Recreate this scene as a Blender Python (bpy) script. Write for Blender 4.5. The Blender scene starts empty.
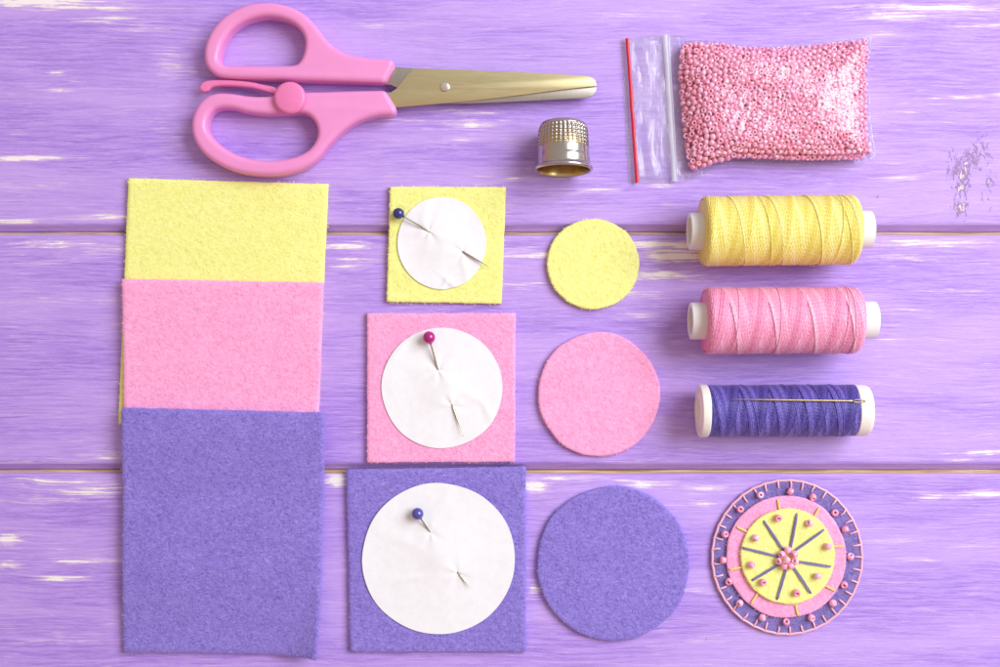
import bpy, bmesh, math, random
import numpy as np
from mathutils import Vector, Matrix, Euler
from mathutils import noise as mnoise

random.seed(7); np.random.seed(7)
S = 0.0003                    # one length unit used below (0.3 mm) in metres
D = 1130.0                    # camera height in those units
CX, CY = 500.0, 333.5

scene = bpy.context.scene
col = scene.collection

# ------------------------------------------------------------------ camera
cam = bpy.data.cameras.new('camera')
cam.sensor_width = 36.0
cam.lens = 36.0 * D / 1000.0
cam.clip_start = 0.01
cam.clip_end = 50.0
cam_o = bpy.data.objects.new('camera', cam)
cam_o.location = (0, 0, D * S)
col.objects.link(cam_o)
scene.camera = cam_o

# ------------------------------------------------------------------ world (soft room light, warmer away from the window)
world = bpy.data.worlds.new('World'); scene.world = world
world.use_nodes = True
wn = world.node_tree.nodes; wl = world.node_tree.links
bg = wn['Background']
tc = wn.new('ShaderNodeTexCoord')
dot = wn.new('ShaderNodeVectorMath'); dot.operation = 'DOT_PRODUCT'
dot.inputs[1].default_value = (0.45, 0.75, 0.48)
wl.new(tc.outputs['Generated'], dot.inputs[0])
mr = wn.new('ShaderNodeMapRange'); mr.inputs[1].default_value = -0.9; mr.inputs[2].default_value = 0.9
wl.new(dot.outputs['Value'], mr.inputs[0])
ramp = wn.new('ShaderNodeValToRGB')
ramp.color_ramp.elements[0].position = 0.0; ramp.color_ramp.elements[0].color = (0.95, 0.55, 0.32, 1)
ramp.color_ramp.elements[1].position = 1.0; ramp.color_ramp.elements[1].color = (0.95, 0.97, 1.0, 1)
e = ramp.color_ramp.elements.new(0.5); e.color = (1.0, 0.71, 0.56, 1)
wl.new(mr.outputs[0], ramp.inputs[0]); wl.new(ramp.outputs[0], bg.inputs[0])
bg.inputs[1].default_value = 0.56

# ------------------------------------------------------------------ the window light
az, el, dist = math.radians(25), math.radians(43), 1.0
ld = bpy.data.lights.new('window_light', 'AREA')
ld.shape = 'RECTANGLE'; ld.size = 0.72; ld.size_y = 0.58
ld.energy = 12.4; ld.color = (0.93, 0.955, 1.0)
lo = bpy.data.objects.new('window_light', ld)
lo.location = (dist*math.cos(el)*math.cos(az), dist*math.cos(el)*math.sin(az), dist*math.sin(el))
lo.rotation_euler = (-Vector(lo.location)).to_track_quat('-Z', 'Y').to_euler()
col.objects.link(lo)

scene.render.engine = 'CYCLES'
scene.cycles.transparent_max_bounces = 24
scene.cycles.max_bounces = 24
scene.cycles.diffuse_bounces = 16
scene.view_settings.view_transform = 'Standard'
scene.view_settings.look = 'None'
scene.view_settings.exposure = 0.0
scene.view_settings.gamma = 1.0
scene.render.resolution_x = 1024; scene.render.resolution_y = 683

# ------------------------------------------------------------------ helpers
def P(px, py, z=0.0):
    """photo position + height -> place (in units)"""
    k = (D - z) / D
    return ((px - CX) * k, (CY - py) * k, z)

def tagp(o, label=None, cat=None, group=None, kind=None):
    if label: o['label'] = label
    if cat: o['category'] = cat
    if group: o['group'] = group
    if kind: o['kind'] = kind
    return o

def empty(name, loc):
    o = bpy.data.objects.new(name, None)
    o.empty_display_size = 0.005
    o.location = (loc[0]*S, loc[1]*S, loc[2]*S)
    col.objects.link(o)
    return o

class MB:
    def __init__(s): s.v = []; s.f = []; s.a = []
    def add(s, verts, faces, tone=0.5):
        n = len(s.v)
        s.v.extend(verts)
        s.f.extend([tuple(i + n for i in f) for f in faces])
        if isinstance(tone, (float, int)): s.a.extend([tone]*len(verts))
        else: s.a.extend(tone)

def world_loc(o):
    l = Vector((0, 0, 0))
    while o is not None:
        l += Vector(o.location); o = o.parent
    return l

def mk(name, mb, mat, parent=None, smooth=True, origin=None, attrs=None, sharp=None):
    V = np.array(mb.v, dtype=np.float64) * S
    if parent is not None:
        o_w = world_loc(parent)
        loc = Vector((0, 0, 0))
        if origin is not None:
            loc = Vector(origin)*S - o_w
        V = V - np.array(o_w + loc)
    else:
        if origin is not None: loc = Vector(origin)*S
        else:
            mn, mx = V.min(0), V.max(0)
            loc = Vector(((mn[0]+mx[0])/2, (mn[1]+mx[1])/2, mn[2]))
        V = V - np.array(loc)
    me = bpy.data.meshes.new(name)
    me.from_pydata(V.tolist(), [], mb.f)
    me.update()
    at = me.attributes.new('tone', 'FLOAT', 'POINT')
    at.data.foreach_set('value', np.array(mb.a, dtype=np.float32))
    if attrs:
        for k, vals in attrs.items():
            a2 = me.attributes.new(k, 'FLOAT', 'POINT')
            a2.data.foreach_set('value', np.array(vals, dtype=np.float32))
    if smooth:
        me.polygons.foreach_set('use_smooth', [True]*len(me.polygons))
        if sharp: me.set_sharp_from_angle(angle=math.radians(sharp))
    me.materials.append(mat)
    o = bpy.data.objects.new(name, me)
    o.location = loc
    if parent is not None: o.parent = parent
    col.objects.link(o)
    return o

def sweep(mb, pts, rad, n=8, tone=0.5, cap=True):
    pts = [Vector(p) for p in pts]; m = len(pts)
    if not hasattr(rad, '__len__'): rad = [rad]*m
    T = [(pts[min(i+1, m-1)] - pts[max(i-1, 0)]).normalized() for i in range(m)]
    ref = Vector((0, 0, 1)) if abs(T[0].z) < 0.9 else Vector((1, 0, 0))
    N = T[0].cross(ref).normalized()
    V = []
    for i in range(m):
        N = (N - T[i]*N.dot(T[i])).normalized()
        B = T[i].cross(N)
        for k in range(n):
            a = 2*math.pi*k/n
            V.append(tuple(pts[i] + (N*math.cos(a) + B*math.sin(a))*rad[i]))
    F = []
    for i in range(m-1):
        for k in range(n):
            F.append((i*n+k, i*n+(k+1) % n, (i+1)*n+(k+1) % n, (i+1)*n+k))
    if cap:
        F.append(tuple(range(n-1, -1, -1))); F.append(tuple((m-1)*n+k for k in range(n)))
    mb.add(V, F, tone)

def lathe(mb, prof, n, place, tone=0.5, radial=None):
    """prof: list of (s, r); place(s, x, y) -> point"""
    V = []; F = []
    for i, (s, r) in enumerate(prof):
        for k in range(n):
            a = 2*math.pi*k/n
            rr = r + (radial(i, k) if radial else 0)
            V.append(place(s, rr*math.cos(a), rr*math.sin(a)))
    m = len(prof)
    for i in range(m-1):
        for k in range(n):
            F.append((i*n+k, i*n+(k+1) % n, (i+1)*n+(k+1) % n, (i+1)*n+k))
    mb.add(V, F, tone)

def catmull(pts, per=8, closed=True):
    out = []; n = len(pts)
    rng = range(n if closed else n-1)
    for i in rng:
        g = lambda j: Vector(pts[j % n] if closed else pts[max(0, min(n-1, j))])
        p0, p1, p2, p3 = g(i-1), g(i), g(i+1), g(i+2)
        for k in range(per):
            t = k/per
            out.append(0.5*((2*p1) + (p2-p0)*t + (2*p0-5*p1+4*p2-p3)*t*t + (3*p1-p0-3*p2+p3)*t**3))
    if not closed: out.append(Vector(pts[-1]))
    return out

def inset(pts, d):
    """move a closed 2-D outline inward by d"""
    n = len(pts); area = sum(pts[i][0]*pts[(i+1) % n][1]-pts[(i+1) % n][0]*pts[i][1] for i in range(n))
    sg = 1 if area > 0 else -1
    out = []
    for i in range(n):
        a, b, c = Vector(pts[i-1][:2]), Vector(pts[i][:2]), Vector(pts[(i+1) % n][:2])
        e1 = (b-a).normalized() if (b-a).length > 1e-6 else (c-b).normalized()
        e2 = (c-b).normalized() if (c-b).length > 1e-6 else e1
        n1 = Vector((-e1.y, e1.x))*sg; n2 = Vector((-e2.y, e2.x))*sg
        m = n1+n2
        m = m/max(0.35, m.dot(n1)) if m.length > 1e-6 else n1
        out.append(b + m*d)
    # drop points of the tiny reversed loops that form beside tight corners
    q = np.array([tuple(v) for v in out]); A = np.array([tuple(p[:2]) for p in pts]); B = np.roll(A, -1, 0); AB = B-A
    L2 = np.maximum((AB**2).sum(1), 1e-9)
    keep = []
    for v in q:
        t = np.clip(((v-A)*AB).sum(1)/L2, 0, 1)
        if np.hypot(*(v-A-AB*t[:, None]).T).min() > abs(d)*0.975: keep.append(v)
    res = []
    for v in keep:
        if not res or np.hypot(*(v-res[-1])) > 0.5: res.append(v)
    # blunt the corners that are left
    fin = []; m = len(res)
    for i in range(m):
        a, b, c = Vector(res[i-1]), Vector(res[i]), Vector(res[(i+1) % m])
        if (b-a).length > 1e-6 and (c-b).length > 1e-6 and (b-a).angle(c-b) > math.radians(38) and abs(d) > 2:
            p0 = b+(a-b).normalized()*min(0.35, (a-b).length*.45); p2 = b+(c-b).normalized()*min(0.35, (c-b).length*.45)
            for k in range(10):
                t = k/9; fin.append(p0*(1-t)**2 + b*2*t*(1-t) + p2*t*t)
        else: fin.append(b)
    return fin

def curve_solid(name, loops, zc, half, bev, mat, parent, res=5, sharp=40):
    """closed outlines (in units) -> rounded slab"""
    cu = bpy.data.curves.new(name, 'CURVE'); cu.dimensions = '2D'; cu.fill_mode = 'BOTH'
    cu.extrude = max(0.0, (half-bev))*S; cu.bevel_depth = bev*S; cu.bevel_resolution = res
    for k, lp in enumerate(loops):
        lp2 = inset(lp, bev if k == 0 else -bev)
        sp = cu.splines.new('POLY'); sp.points.add(len(lp2)-1); sp.use_cyclic_u = True
        for i, p in enumerate(lp2): sp.points[i].co = (p[0]*S, p[1]*S, 0, 1)
    tmp = bpy.data.objects.new('tmp', cu); col.objects.link(tmp)
    dg = bpy.context.evaluated_depsgraph_get(); dg.update()
    me = bpy.data.meshes.new_from_object(tmp.evaluated_get(dg))
    col.objects.unlink(tmp); bpy.data.objects.remove(tmp)
    me.name = name
    me.materials.clear(); me.materials.append(mat)
    o_w = world_loc(parent)
    co = np.zeros(len(me.vertices)*3); me.vertices.foreach_get('co', co)
    co = co.reshape(-1, 3); co[:, 2] += zc*S; co -= np.array(o_w)
    me.vertices.foreach_set('co', co.ravel())
    bm = bmesh.new(); bm.from_mesh(me)
    bmesh.ops.remove_doubles(bm, verts=bm.verts, dist=1e-6)
    bmesh.ops.recalc_face_normals(bm, faces=bm.faces)
    bm.to_mesh(me); bm.free()
    me.polygons.foreach_set('use_smooth', [True]*len(me.polygons))
    me.set_sharp_from_angle(angle=math.radians(sharp))
    o = bpy.data.objects.new(name, me); o.parent = parent; col.objects.link(o)
    return o

def sm(a, b, x):
    t = max(0.0, min(1.0, (x-a)/(b-a))); return t*t*(3-2*t)

# ------------------------------------------------------------------ materials
class NT:
    def __init__(s, name):
        s.m = bpy.data.materials.new(name); s.m.use_nodes = True
        s.n = s.m.node_tree.nodes; s.l = s.m.node_tree.links
        s.b = s.n['Principled BSDF']; s.out = s.n['Material Output']
        s._p = None
    def link(s, a, b): s.l.new(a, b)
    def pos(s):
        if s._p is None:
            g = s.n.new('ShaderNodeTexCoord'); v = s.n.new('ShaderNodeVectorMath'); v.operation = 'SCALE'
            v.inputs['Scale'].default_value = 1.0/S
            s.link(g.outputs['Object'], v.inputs[0]); s._p = v.outputs[0]
        return s._p
    def mapped(s, scale, rot=(0, 0, 0), vec=None):
        m = s.n.new('ShaderNodeMapping'); m.inputs['Scale'].default_value = scale; m.inputs['Rotation'].default_value = rot
        s.link(vec or s.pos(), m.inputs['Vector']); return m.outputs[0]
    def noise(s, vec, scale=1.0, detail=3, rough=0.5, dist=0.0):
        n = s.n.new('ShaderNodeTexNoise'); n.inputs['Scale'].default_value = scale
        n.inputs['Detail'].default_value = detail; n.inputs['Roughness'].default_value = rough; n.inputs['Distortion'].default_value = dist
        s.link(vec, n.inputs['Vector']); return n.outputs[0]
    def attr(s, name):
        a = s.n.new('ShaderNodeAttribute'); a.attribute_name = name; return a.outputs['Fac']
    def math(s, op, a, b=None, c=None, clamp=False):
        n = s.n.new('ShaderNodeMath'); n.operation = op; n.use_clamp = clamp
        for i, x in enumerate((a, b, c)):
            if x is None: continue
            if isinstance(x, (int, float)): n.inputs[i].default_value = x
            else: s.link(x, n.inputs[i])
        return n.outputs[0]
    def step(s, x, lo, hi, o0=0.0, o1=1.0):
        n = s.n.new('ShaderNodeMapRange'); n.interpolation_type = 'SMOOTHSTEP'
        n.inputs[1].default_value = lo; n.inputs[2].default_value = hi; n.inputs[3].default_value = o0; n.inputs[4].default_value = o1
        s.link(x, n.inputs[0]); return n.outputs[0]
    def mix(s, f, a, b):
        n = s.n.new('ShaderNodeMix'); n.data_type = 'RGBA'
        if isinstance(f, (int, float)): n.inputs[0].default_value = f
        else: s.link(f, n.inputs[0])
        for i, x in ((6, a), (7, b)):
            if isinstance(x, tuple): n.inputs[i].default_value = (*x[:3], 1)
            else: s.link(x, n.inputs[i])
        return n.outputs[2]
    def bump(s, h, strength, distance):
        n = s.n.new('ShaderNodeBump'); n.inputs['Strength'].default_value = strength; n.inputs['Distance'].default_value = distance*S
        s.link(h, n.inputs['Height']); s.link(n.outputs[0], s.b.inputs['Normal']); return n
    def set(s, **k):
        names = dict(rough='Roughness', metal='Metallic', spec='Specular IOR Level', coat='Coat Weight', coatr='Coat Roughness',
                     sheen='Sheen Weight', sheenr='Sheen Roughness', sss='Subsurface Weight', trans='Transmission Weight', ior='IOR', aniso='Anisotropic', alpha='Alpha')
        for a, b in k.items(): s.b.inputs[names[a]].default_value = b
        return s
    def base(s, c):
        if isinstance(c, tuple): s.b.inputs['Base Color'].default_value = (*c[:3], 1)
        else: s.link(c, s.b.inputs['Base Color'])

def wood_paint():
    t = NT('lavender_painted_wood')
    wob = t.noise(t.mapped((0.006, 0.012, 1)), 1, 2)
    wv = t.n.new('ShaderNodeCombineXYZ')
    t.link(t.math('MULTIPLY', t.math('SUBTRACT', wob, 0.5), 14.0), wv.inputs[1])
    av = t.n.new('ShaderNodeVectorMath'); av.operation = 'ADD'
    t.link(t.pos(), av.inputs[0]); t.link(wv.outputs[0], av.inputs[1]); p = av.outputs[0]
    brush = t.noise(t.mapped((0.018, 0.36, 1), vec=p), 1, 6, 0.68)
    fine = t.noise(t.mapped((0.075, 1.0, 1), vec=p), 1, 4, 0.65)
    big = t.noise(t.mapped((0.0032, 0.024, 1), vec=p), 1, 4)
    grain = t.noise(t.mapped((0.30, 0.75, 1), vec=p), 1, 3, 0.7)
    c = t.mix(t.step(brush, 0.36, 0.64), (0.325, 0.180, 0.665), (0.478, 0.305, 0.825))
    c = t.mix(t.step(big, 0.38, 0.64, 0.0, 0.65), c, (0.58, 0.39, 0.86))
    c = t.mix(t.step(fine, 0.40, 0.72, 0.0, 0.34), c, (0.60, 0.44, 0.90))
    c = t.mix(t.step(grain, 0.50, 0.75, 0.0, 0.25), c, (0.64, 0.43, 0.78))
    # dark hairline grain
    hair = t.noise(t.mapped((0.022, 0.75, 1), vec=p), 1, 3, 0.6, 0.2)
    c = t.mix(t.step(hair, 0.63, 0.72, 0.0, 0.48), c, (0.20, 0.10, 0.40))
    # thinned paint and bare streaks
    wear = t.attr('wear')
    st = t.noise(t.mapped((0.022, 0.50, 1), vec=p), 1, 5, 0.66, 0.2)
    st2 = t.noise(t.mapped((0.06, 0.20, 1), vec=p), 1, 3, 0.6)
    thr = t.math('ADD', t.math('ADD', st, t.math('MULTIPLY', wear, 0.30)), t.math('MULTIPLY', t.math('SUBTRACT', st2, 0.5), 0.26))
    c = t.mix(t.step(thr, 0.57, 0.72, 0.0, 0.62), c, (0.74, 0.55, 0.84))
    dry = t.noise(t.mapped((0.007, 0.85, 1), vec=p), 1, 4, 0.6)
    dthr = t.math('ADD', dry, t.math('MULTIPLY', wear, 0.12))
    c = t.mix(t.step(dthr, 0.60, 0.70, 0.0, 0.50), c, (0.78, 0.62, 0.88))
    bare = t.step(thr, 0.715, 0.750)
    c = t.mix(bare, c, (0.90, 0.83, 0.84))
    # chipped knots
    pit = t.attr('pit')
    vn = t.noise(t.mapped((0.24, 0.11, 1), vec=p), 1, 5, 0.68, 0.8)
    pv = t.math('ADD', vn, t.math('MULTIPLY', pit, 0.27))
    pin = t.step(pv, 0.715, 0.765); c = t.mix(pin, c, (0.30, 0.19, 0.40))
    pi2 = t.step(pv, 0.83, 0.87); c = t.mix(pi2, c, (0.74, 0.62, 0.66))
    # unpainted tongue along the joint
    raw = t.attr('raw'); rn = t.noise(t.mapped((0.02, 0.8, 1)), 1, 4, 0.6)
    rw = t.step(t.math('ADD', raw, t.math('MULTIPLY', t.math('SUBTRACT', rn, 0.5), 0.9)), 0.42, 0.58)
    rawc = t.mix(t.step(rn, 0.35, 0.65), (0.34, 0.19, 0.11), (0.70, 0.50, 0.28))
    c = t.mix(rw, c, rawc)
    t.base(c)
    h = t.math('ADD', t.math('MULTIPLY', brush, 1.0), t.math('MULTIPLY', fine, 0.7))
    h = t.math('ADD', h, t.math('MULTIPLY', grain, 0.25))
    h = t.math('SUBTRACT', h, t.math('MULTIPLY', bare, 0.35))
    h = t.math('SUBTRACT', h, t.math('MULTIPLY', pin, 0.7))
    t.bump(h, 0.45, 1.3)
    t.set(rough=0.5, spec=0.35)
    return t.m

def felt_mat(name, dark, mid, light):
    t = NT(name)
    tone = t.attr('tone')
    r = t.mapped((0.20, 0.55, 1), (0, 0, math.radians(38)))
    n1 = t.noise(r, 1, 4, 0.65, 0.6)
    n2 = t.noise(t.mapped((0.5, 0.5, 1)), 1, 3, 0.7)
    n3 = t.noise(t.mapped((0.035, 0.035, 1)), 1, 2)
    f = t.math('ADD', t.math('MULTIPLY', n1, 0.55), t.math('MULTIPLY', n2, 0.35))
    f = t.math('ADD', f, t.math('ADD', t.math('MULTIPLY', n3, 0.12), 0.065))
    f = t.math('ADD', f, t.math('MULTIPLY', t.math('SUBTRACT', tone, 0.5), 0.27))
    c = t.mix(t.step(f, 0.34, 0.60), dark, mid)
    c = t.mix(t.step(f, 0.56, 0.80), c, light)
    t.base(c)
    t.bump(f, 0.55, 1.1)
    t.set(rough=0.95, spec=0.12, sheen=0.18, sheenr=0.5)
    return t.m

def thread_mat(name, dark, mid, light):
    t = NT(name)
    tone = t.attr('tone'); n = t.noise(t.mapped((0.5, 0.5, 0.5)), 1, 2)
    f = t.math('ADD', tone, t.math('MULTIPLY', t.math('SUBTRACT', n, 0.5), 0.5))
    c = t.mix(t.step(f, 0.1, 0.55), dark, mid); c = t.mix(t.step(f, 0.55, 0.95), c, light)
    t.base(c); t.set(rough=0.42, spec=0.5, sheen=0.15, sss=0.0)
    return t.m

def plain(name, c, var=0.06, nscale=0.08, bump=0.0, **k):
    t = NT(name)
    n = t.noise(t.mapped((nscale,)*3), 1, 4, 0.6)
    dk = tuple(x*(1-var) for x in c); lt = tuple(min(1, x*(1+var)) for x in c)
    t.base(t.mix(t.step(n, 0.3, 0.7), dk, lt))
    if bump: t.bump(n, bump, 0.6)
    t.set(**k); return t.m

M = {}
M['wood'] = wood_paint()
M['raw'] = plain('dark_bare_wood', (0.10, 0.06, 0.05), rough=0.8)
M['felt_y'] = felt_mat('yellow_felt', (0.81, 0.79, 0.21), (0.89, 0.895, 0.32), (0.94, 0.95, 0.48))
M['felt_p'] = felt_mat('pink_felt', (0.86, 0.32, 0.56), (0.93, 0.41, 0.69), (0.97, 0.56, 0.80))
M['felt_v'] = felt_mat('violet_felt', (0.170, 0.122, 0.47), (0.275, 0.205, 0.66), (0.42, 0.345, 0.84))
M['felt_d'] = felt_mat('dark_violet_felt', (0.155, 0.115, 0.34), (0.235, 0.180, 0.49), (0.35, 0.29, 0.64))
M['paper'] = plain('white_paper', (0.825, 0.825, 0.865), 0.02, 0.15, 0.15, rough=0.75, spec=0.25)
M['scissor_pink'] = plain('pink_plastic', (0.80, 0.285, 0.60), 0.02, 0.05, 0.05, rough=0.33, spec=0.5, sss=0.0)
M['lever_pink'] = plain('deeper_pink_plastic', (0.78, 0.20, 0.46), 0.04, 0.3, 0.25, rough=0.40, spec=0.45)
def steel(name, c, sc, rough):
    t = NT(name)
    n = t.noise(t.mapped(sc), 1, 4, 0.6)
    t.base(t.mix(t.step(n, 0.3, 0.7), tuple(x*0.96 for x in c), c))
    t.link(t.step(n, 0.2, 0.8, rough*0.92, rough*1.1), t.b.inputs['Roughness'])
    t.bump(n, 0.05, 0.3); t.set(metal=1.0); return t.m
M['blade'] = steel('warm_tinted_steel', (0.66, 0.56, 0.32), (0.06, 0.9, 0.5), 0.38)  # yellowish tint: warm reflections on the steel, put into the base colour
M['blade_back'] = steel('grey_steel', (0.52, 0.48, 0.42), (0.9, 0.03, 0.5), 0.33)
M['rivet'] = plain('rivet_steel', (0.82, 0.78, 0.70), 0.04, 0.2, rough=0.25, metal=1.0)
M['pin'] = plain('pin_steel', (0.46, 0.41, 0.33), 0.03, 0.2, rough=0.3, metal=1.0)
M['needle'] = plain('needle_brass_steel', (0.62, 0.50, 0.30), 0.03, 0.2, rough=0.28, metal=1.0)
M['thimble'] = steel('thimble_metal', (0.52, 0.475, 0.43), (0.25, 0.12, 0.25), 0.24)
M['thimble_in'] = plain('thimble_inside', (0.62, 0.47, 0.20), 0.08, 0.15, 0.1, rough=0.30, metal=1.0)  # gold reflection inside the silver metal, put into the base colour
M['head_blue'] = plain('pearl_dark_blue', (0.035, 0.045, 0.20), 0.05, 0.2, rough=0.22, metal=0.35, coat=0.6, coatr=0.15)
M['head_mag'] = plain('pearl_magenta', (0.42, 0.012, 0.20), 0.05, 0.2, rough=0.22, metal=0.25, coat=0.6, coatr=0.15)
M['head_vio'] = plain('pearl_blue_violet', (0.10, 0.09, 0.38), 0.05, 0.2, rough=0.22, metal=0.35, coat=0.6, coatr=0.15)
M['cap'] = plain('milky_plastic', (0.80, 0.80, 0.80), 0.02, 0.1, rough=0.35, sss=0.25)
M['cap_cream'] = plain('cream_plastic', (0.84, 0.81, 0.76), 0.03, 0.1, rough=0.45)
for mm in (M['cap'],):
    mm.node_tree.nodes['Principled BSDF'].inputs['Subsurface Radius'].default_value = (0.002, 0.002, 0.002)
M['thread_y'] = thread_mat('yellow_thread', (0.80, 0.64, 0.10), (0.90, 0.80, 0.20), (0.95, 0.91, 0.43))
M['thread_p'] = thread_mat('pink_thread', (0.82, 0.23, 0.45), (0.91, 0.36, 0.58), (0.96, 0.55, 0.74))
M['thread_v'] = thread_mat('violet_thread', (0.04, 0.025, 0.20), (0.095, 0.065, 0.39), (0.23, 0.18, 0.63))
M['stitch_v'] = thread_mat('violet_floss', (0.12, 0.10, 0.26), (0.19, 0.16, 0.37), (0.28, 0.24, 0.47))
M['stitch_y'] = thread_mat('yellow_floss', (0.75, 0.55, 0.10), (0.88, 0.70, 0.18), (0.92, 0.80, 0.35))
M['stitch_p'] = thread_mat('pink_floss', (0.78, 0.36, 0.48), (0.88, 0.47, 0.58), (0.94, 0.62, 0.70))
def bead_mat():
    t = NT('pink_pearl_glass')
    oi = t.n.new('ShaderNodeObjectInfo')
    tone = t.attr('tone')
    r = t.math('FRACT', t.math('ADD', oi.outputs['Random'], tone))
    c = t.mix(r, (1.0, 0.35, 0.55), (1.0, 0.54, 0.76))
    t.base(c)
    t.set(rough=0.12, spec=0.5, coat=0.8, coatr=0.04)
    tr = t.n.new('ShaderNodeBsdfTransparent'); tr.inputs[0].default_value = (1.0, 0.74, 0.85, 1)
    tl = t.n.new('ShaderNodeBsdfTranslucent'); t.link(c, tl.inputs[0])
    m1 = t.n.new('ShaderNodeMixShader'); m1.inputs[0].default_value = 0.06
    t.link(t.b.outputs[0], m1.inputs[1]); t.link(tl.outputs[0], m1.inputs[2])
    m2 = t.n.new('ShaderNodeMixShader'); m2.inputs[0].default_value = 0.0
    t.link(m1.outputs[0], m2.inputs[1]); t.link(tr.outputs[0], m2.inputs[2])
    t.link(m2.outputs[0], t.out.inputs[0])
    return t.m
M['bead'] = bead_mat()
def film_mat():
    t = NT('clear_plastic_film')
    t.n.remove(t.b)
    tr = t.n.new('ShaderNodeBsdfTransparent'); tr.inputs[0].default_value = (0.99, 0.99, 0.995, 1)
    gl = t.n.new('ShaderNodeBsdfGlossy'); gl.inputs['Roughness'].default_value = 0.10
    df = t.n.new('ShaderNodeBsdfDiffuse'); df.inputs[0].default_value = (0.85, 0.85, 0.88, 1)
    ge = t.n.new('ShaderNodeNewGeometry'); dp = t.n.new('ShaderNodeVectorMath'); dp.operation = 'DOT_PRODUCT'
    t.link(ge.outputs['Normal'], dp.inputs[0]); t.link(ge.outputs['Incoming'], dp.inputs[1])
    iv = t.math('SUBTRACT', 1.0, t.math('ABSOLUTE', dp.outputs['Value']), clamp=True)
    g = t.math('ADD', t.math('MULTIPLY', t.math('POWER', iv, 4.0), 0.75), 0.065, clamp=True)
    n = t.noise(t.mapped((0.10, 0.04, 0.1)), 1, 5, 0.6, 0.5)
    b = t.n.new('ShaderNodeBump'); b.inputs['Strength'].default_value = 0.8; b.inputs['Distance'].default_value = 2.0*S
    t.link(n, b.inputs['Height']); t.link(b.outputs[0], gl.inputs['Normal'])
    m1 = t.n.new('ShaderNodeMixShader'); t.link(t.math('ADD', t.math('MULTIPLY', t.math('MULTIPLY', t.step(t.noise(t.mapped((0.07, 0.03, 0.05)), 1, 4, 0.6), 0.3, 0.75, 0.25, 1.0), t.attr('tone')), 0.26), 0.010), m1.inputs[0])
    t.link(tr.outputs[0], m1.inputs[1]); t.link(df.outputs[0], m1.inputs[2])
    m2 = t.n.new('ShaderNodeMixShader'); t.link(g, m2.inputs[0])
    t.link(m1.outputs[0], m2.inputs[1]); t.link(gl.outputs[0], m2.inputs[2])
    t.link(m2.outputs[0], t.out.inputs[0]); return t.m
M['film'] = film_mat()
def seal_mat():
    t = NT('milky_film_ridge'); t.base((0.80, 0.82, 0.90)); t.set(rough=0.25, alpha=0.38, spec=0.6); return t.m
M['seal'] = seal_mat()
M['red'] = plain('red_stripe', (0.55, 0.008, 0.03), 0.05, 0.2, rough=0.35)

# ------------------------------------------------------------------ the painted boards
WEAR = [(40, 2, 70, 5, 1.0), (75, 8, 70, 2.2, .8), (110, 20, 55, 4, .55), (25, 158, 42, 2.6, 1.15), (55, 90, 28, 3, .45), (55, 74, 12, 4, .5), (20, 185, 60, 3, .4), (170, 65, 26, 20, .38),
        (100, 217, 45, 3, .6), (10, 222, 40, 3, .7), (175, 140, 14, 14, .3),
        (930, 8, 90, 5, .75), (900, 17, 60, 4, .7), (980, 25, 40, 3, .6), (880, 35, 30, 3, .5), (960, 98, 40, 2, .6), (905, 112, 25, 2, .5), (1010, 95, 20, 3, .8), (905, 178, 22, 2.5, .7), (640, 15, 60, 4, .35),
        (470, 112, 30, 3, .55), (470, 125, 40, 5, .6), (460, 140, 25, 3, .5), (590, 190, 30, 4, .5), (605, 48, 25, 2, .5), (510, 180, 22, 3, .5), (660, 185, 25, 3, .5), (150, 30, 40, 3, .5), (370, 25, 30, 3, .45), (400, 120, 30, 2, .6),
        (420, 222, 60, 3, .3), (760, 188, 30, 3, .3),
        (60, 244, 50, 4, .70), (100, 252, 40, 3, .55), (40, 262, 50, 4, .3), (60, 300, 60, 4, .25), (350, 245, 30, 5, .75), (350, 262, 25, 8, .5), (520, 252, 20, 4, .6), (545, 255, 40, 3, .9), (530, 285, 25, 3, .5), (660, 245, 50, 5, .9), (680, 256, 40, 6, .95), (660, 275, 40, 5, .8), (620, 295, 40, 4, .6), (640, 315, 30, 3, .5),
        (930, 243, 60, 4, .7), (900, 258, 40, 3, .55), (955, 290, 40, 3, .4), (900, 310, 25, 3, .4), (890, 340, 20, 3, .4), (105, 455, 22, 7, .5), (60, 462, 60, 3, .35), (985, 452, 25, 2.5, .9), (960, 460, 20, 2, .6), (650, 462, 30, 3, .4),
        (60, 482, 50, 4, .65), (90, 492, 40, 6, .7), (40, 500, 50, 4, .45), (8, 540, 14, 6, 1.0), (10, 565, 16, 5, .8), (75, 562, 22, 2.2, .8), (60, 578, 28, 2.6, .9), (95, 560, 40, 3, .5), (336, 480, 12, 9, .9), (535, 486, 14, 9, .9), (560, 478, 50, 3, .7), (640, 484, 30, 5, .7), (705, 488, 30, 4, .55), (700, 505, 16, 4, .6), (690, 590, 22, 3, .6), (535, 590, 10, 8, .7),
        (985, 494, 28, 3, 1.0), (940, 497, 30, 3, .75), (890, 541, 26, 2.5, .7), (920, 560, 25, 2, .6), (970, 545, 20, 2, .4), (880, 585, 30, 3, .3), (700, 640, 40, 4, .3), (60, 640, 60, 5, .3)]
PIT = [(962, 178, 9, 34, 1.0), (975, 160, 8, 22, .85), (960, 205, 10, 14, 1.0), (985, 150, 10, 20, .75), (990, 185, 8, 25, .7), (948, 165, 6, 20, .6), (871, 178, 3, 16, .9), (878, 198, 7, 5, .6)]
def gsum(lst, px, py):
    out = np.zeros_like(px)
    for cx, cy, sx, sy, a in lst:
        out = np.maximum(out, 1.30*a*np.exp(-(((px-cx)/sx)**2+((py-cy)/sy)**2)))
    return out
table = tagp(empty('tabletop', (0, 0, 0)), 'lavender painted wooden boards with worn white streaks under everything', 'tabletop', kind='structure')
edges = [-485, -246, -6, 232.0, 470.8, 711, 950, 1190]
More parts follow.
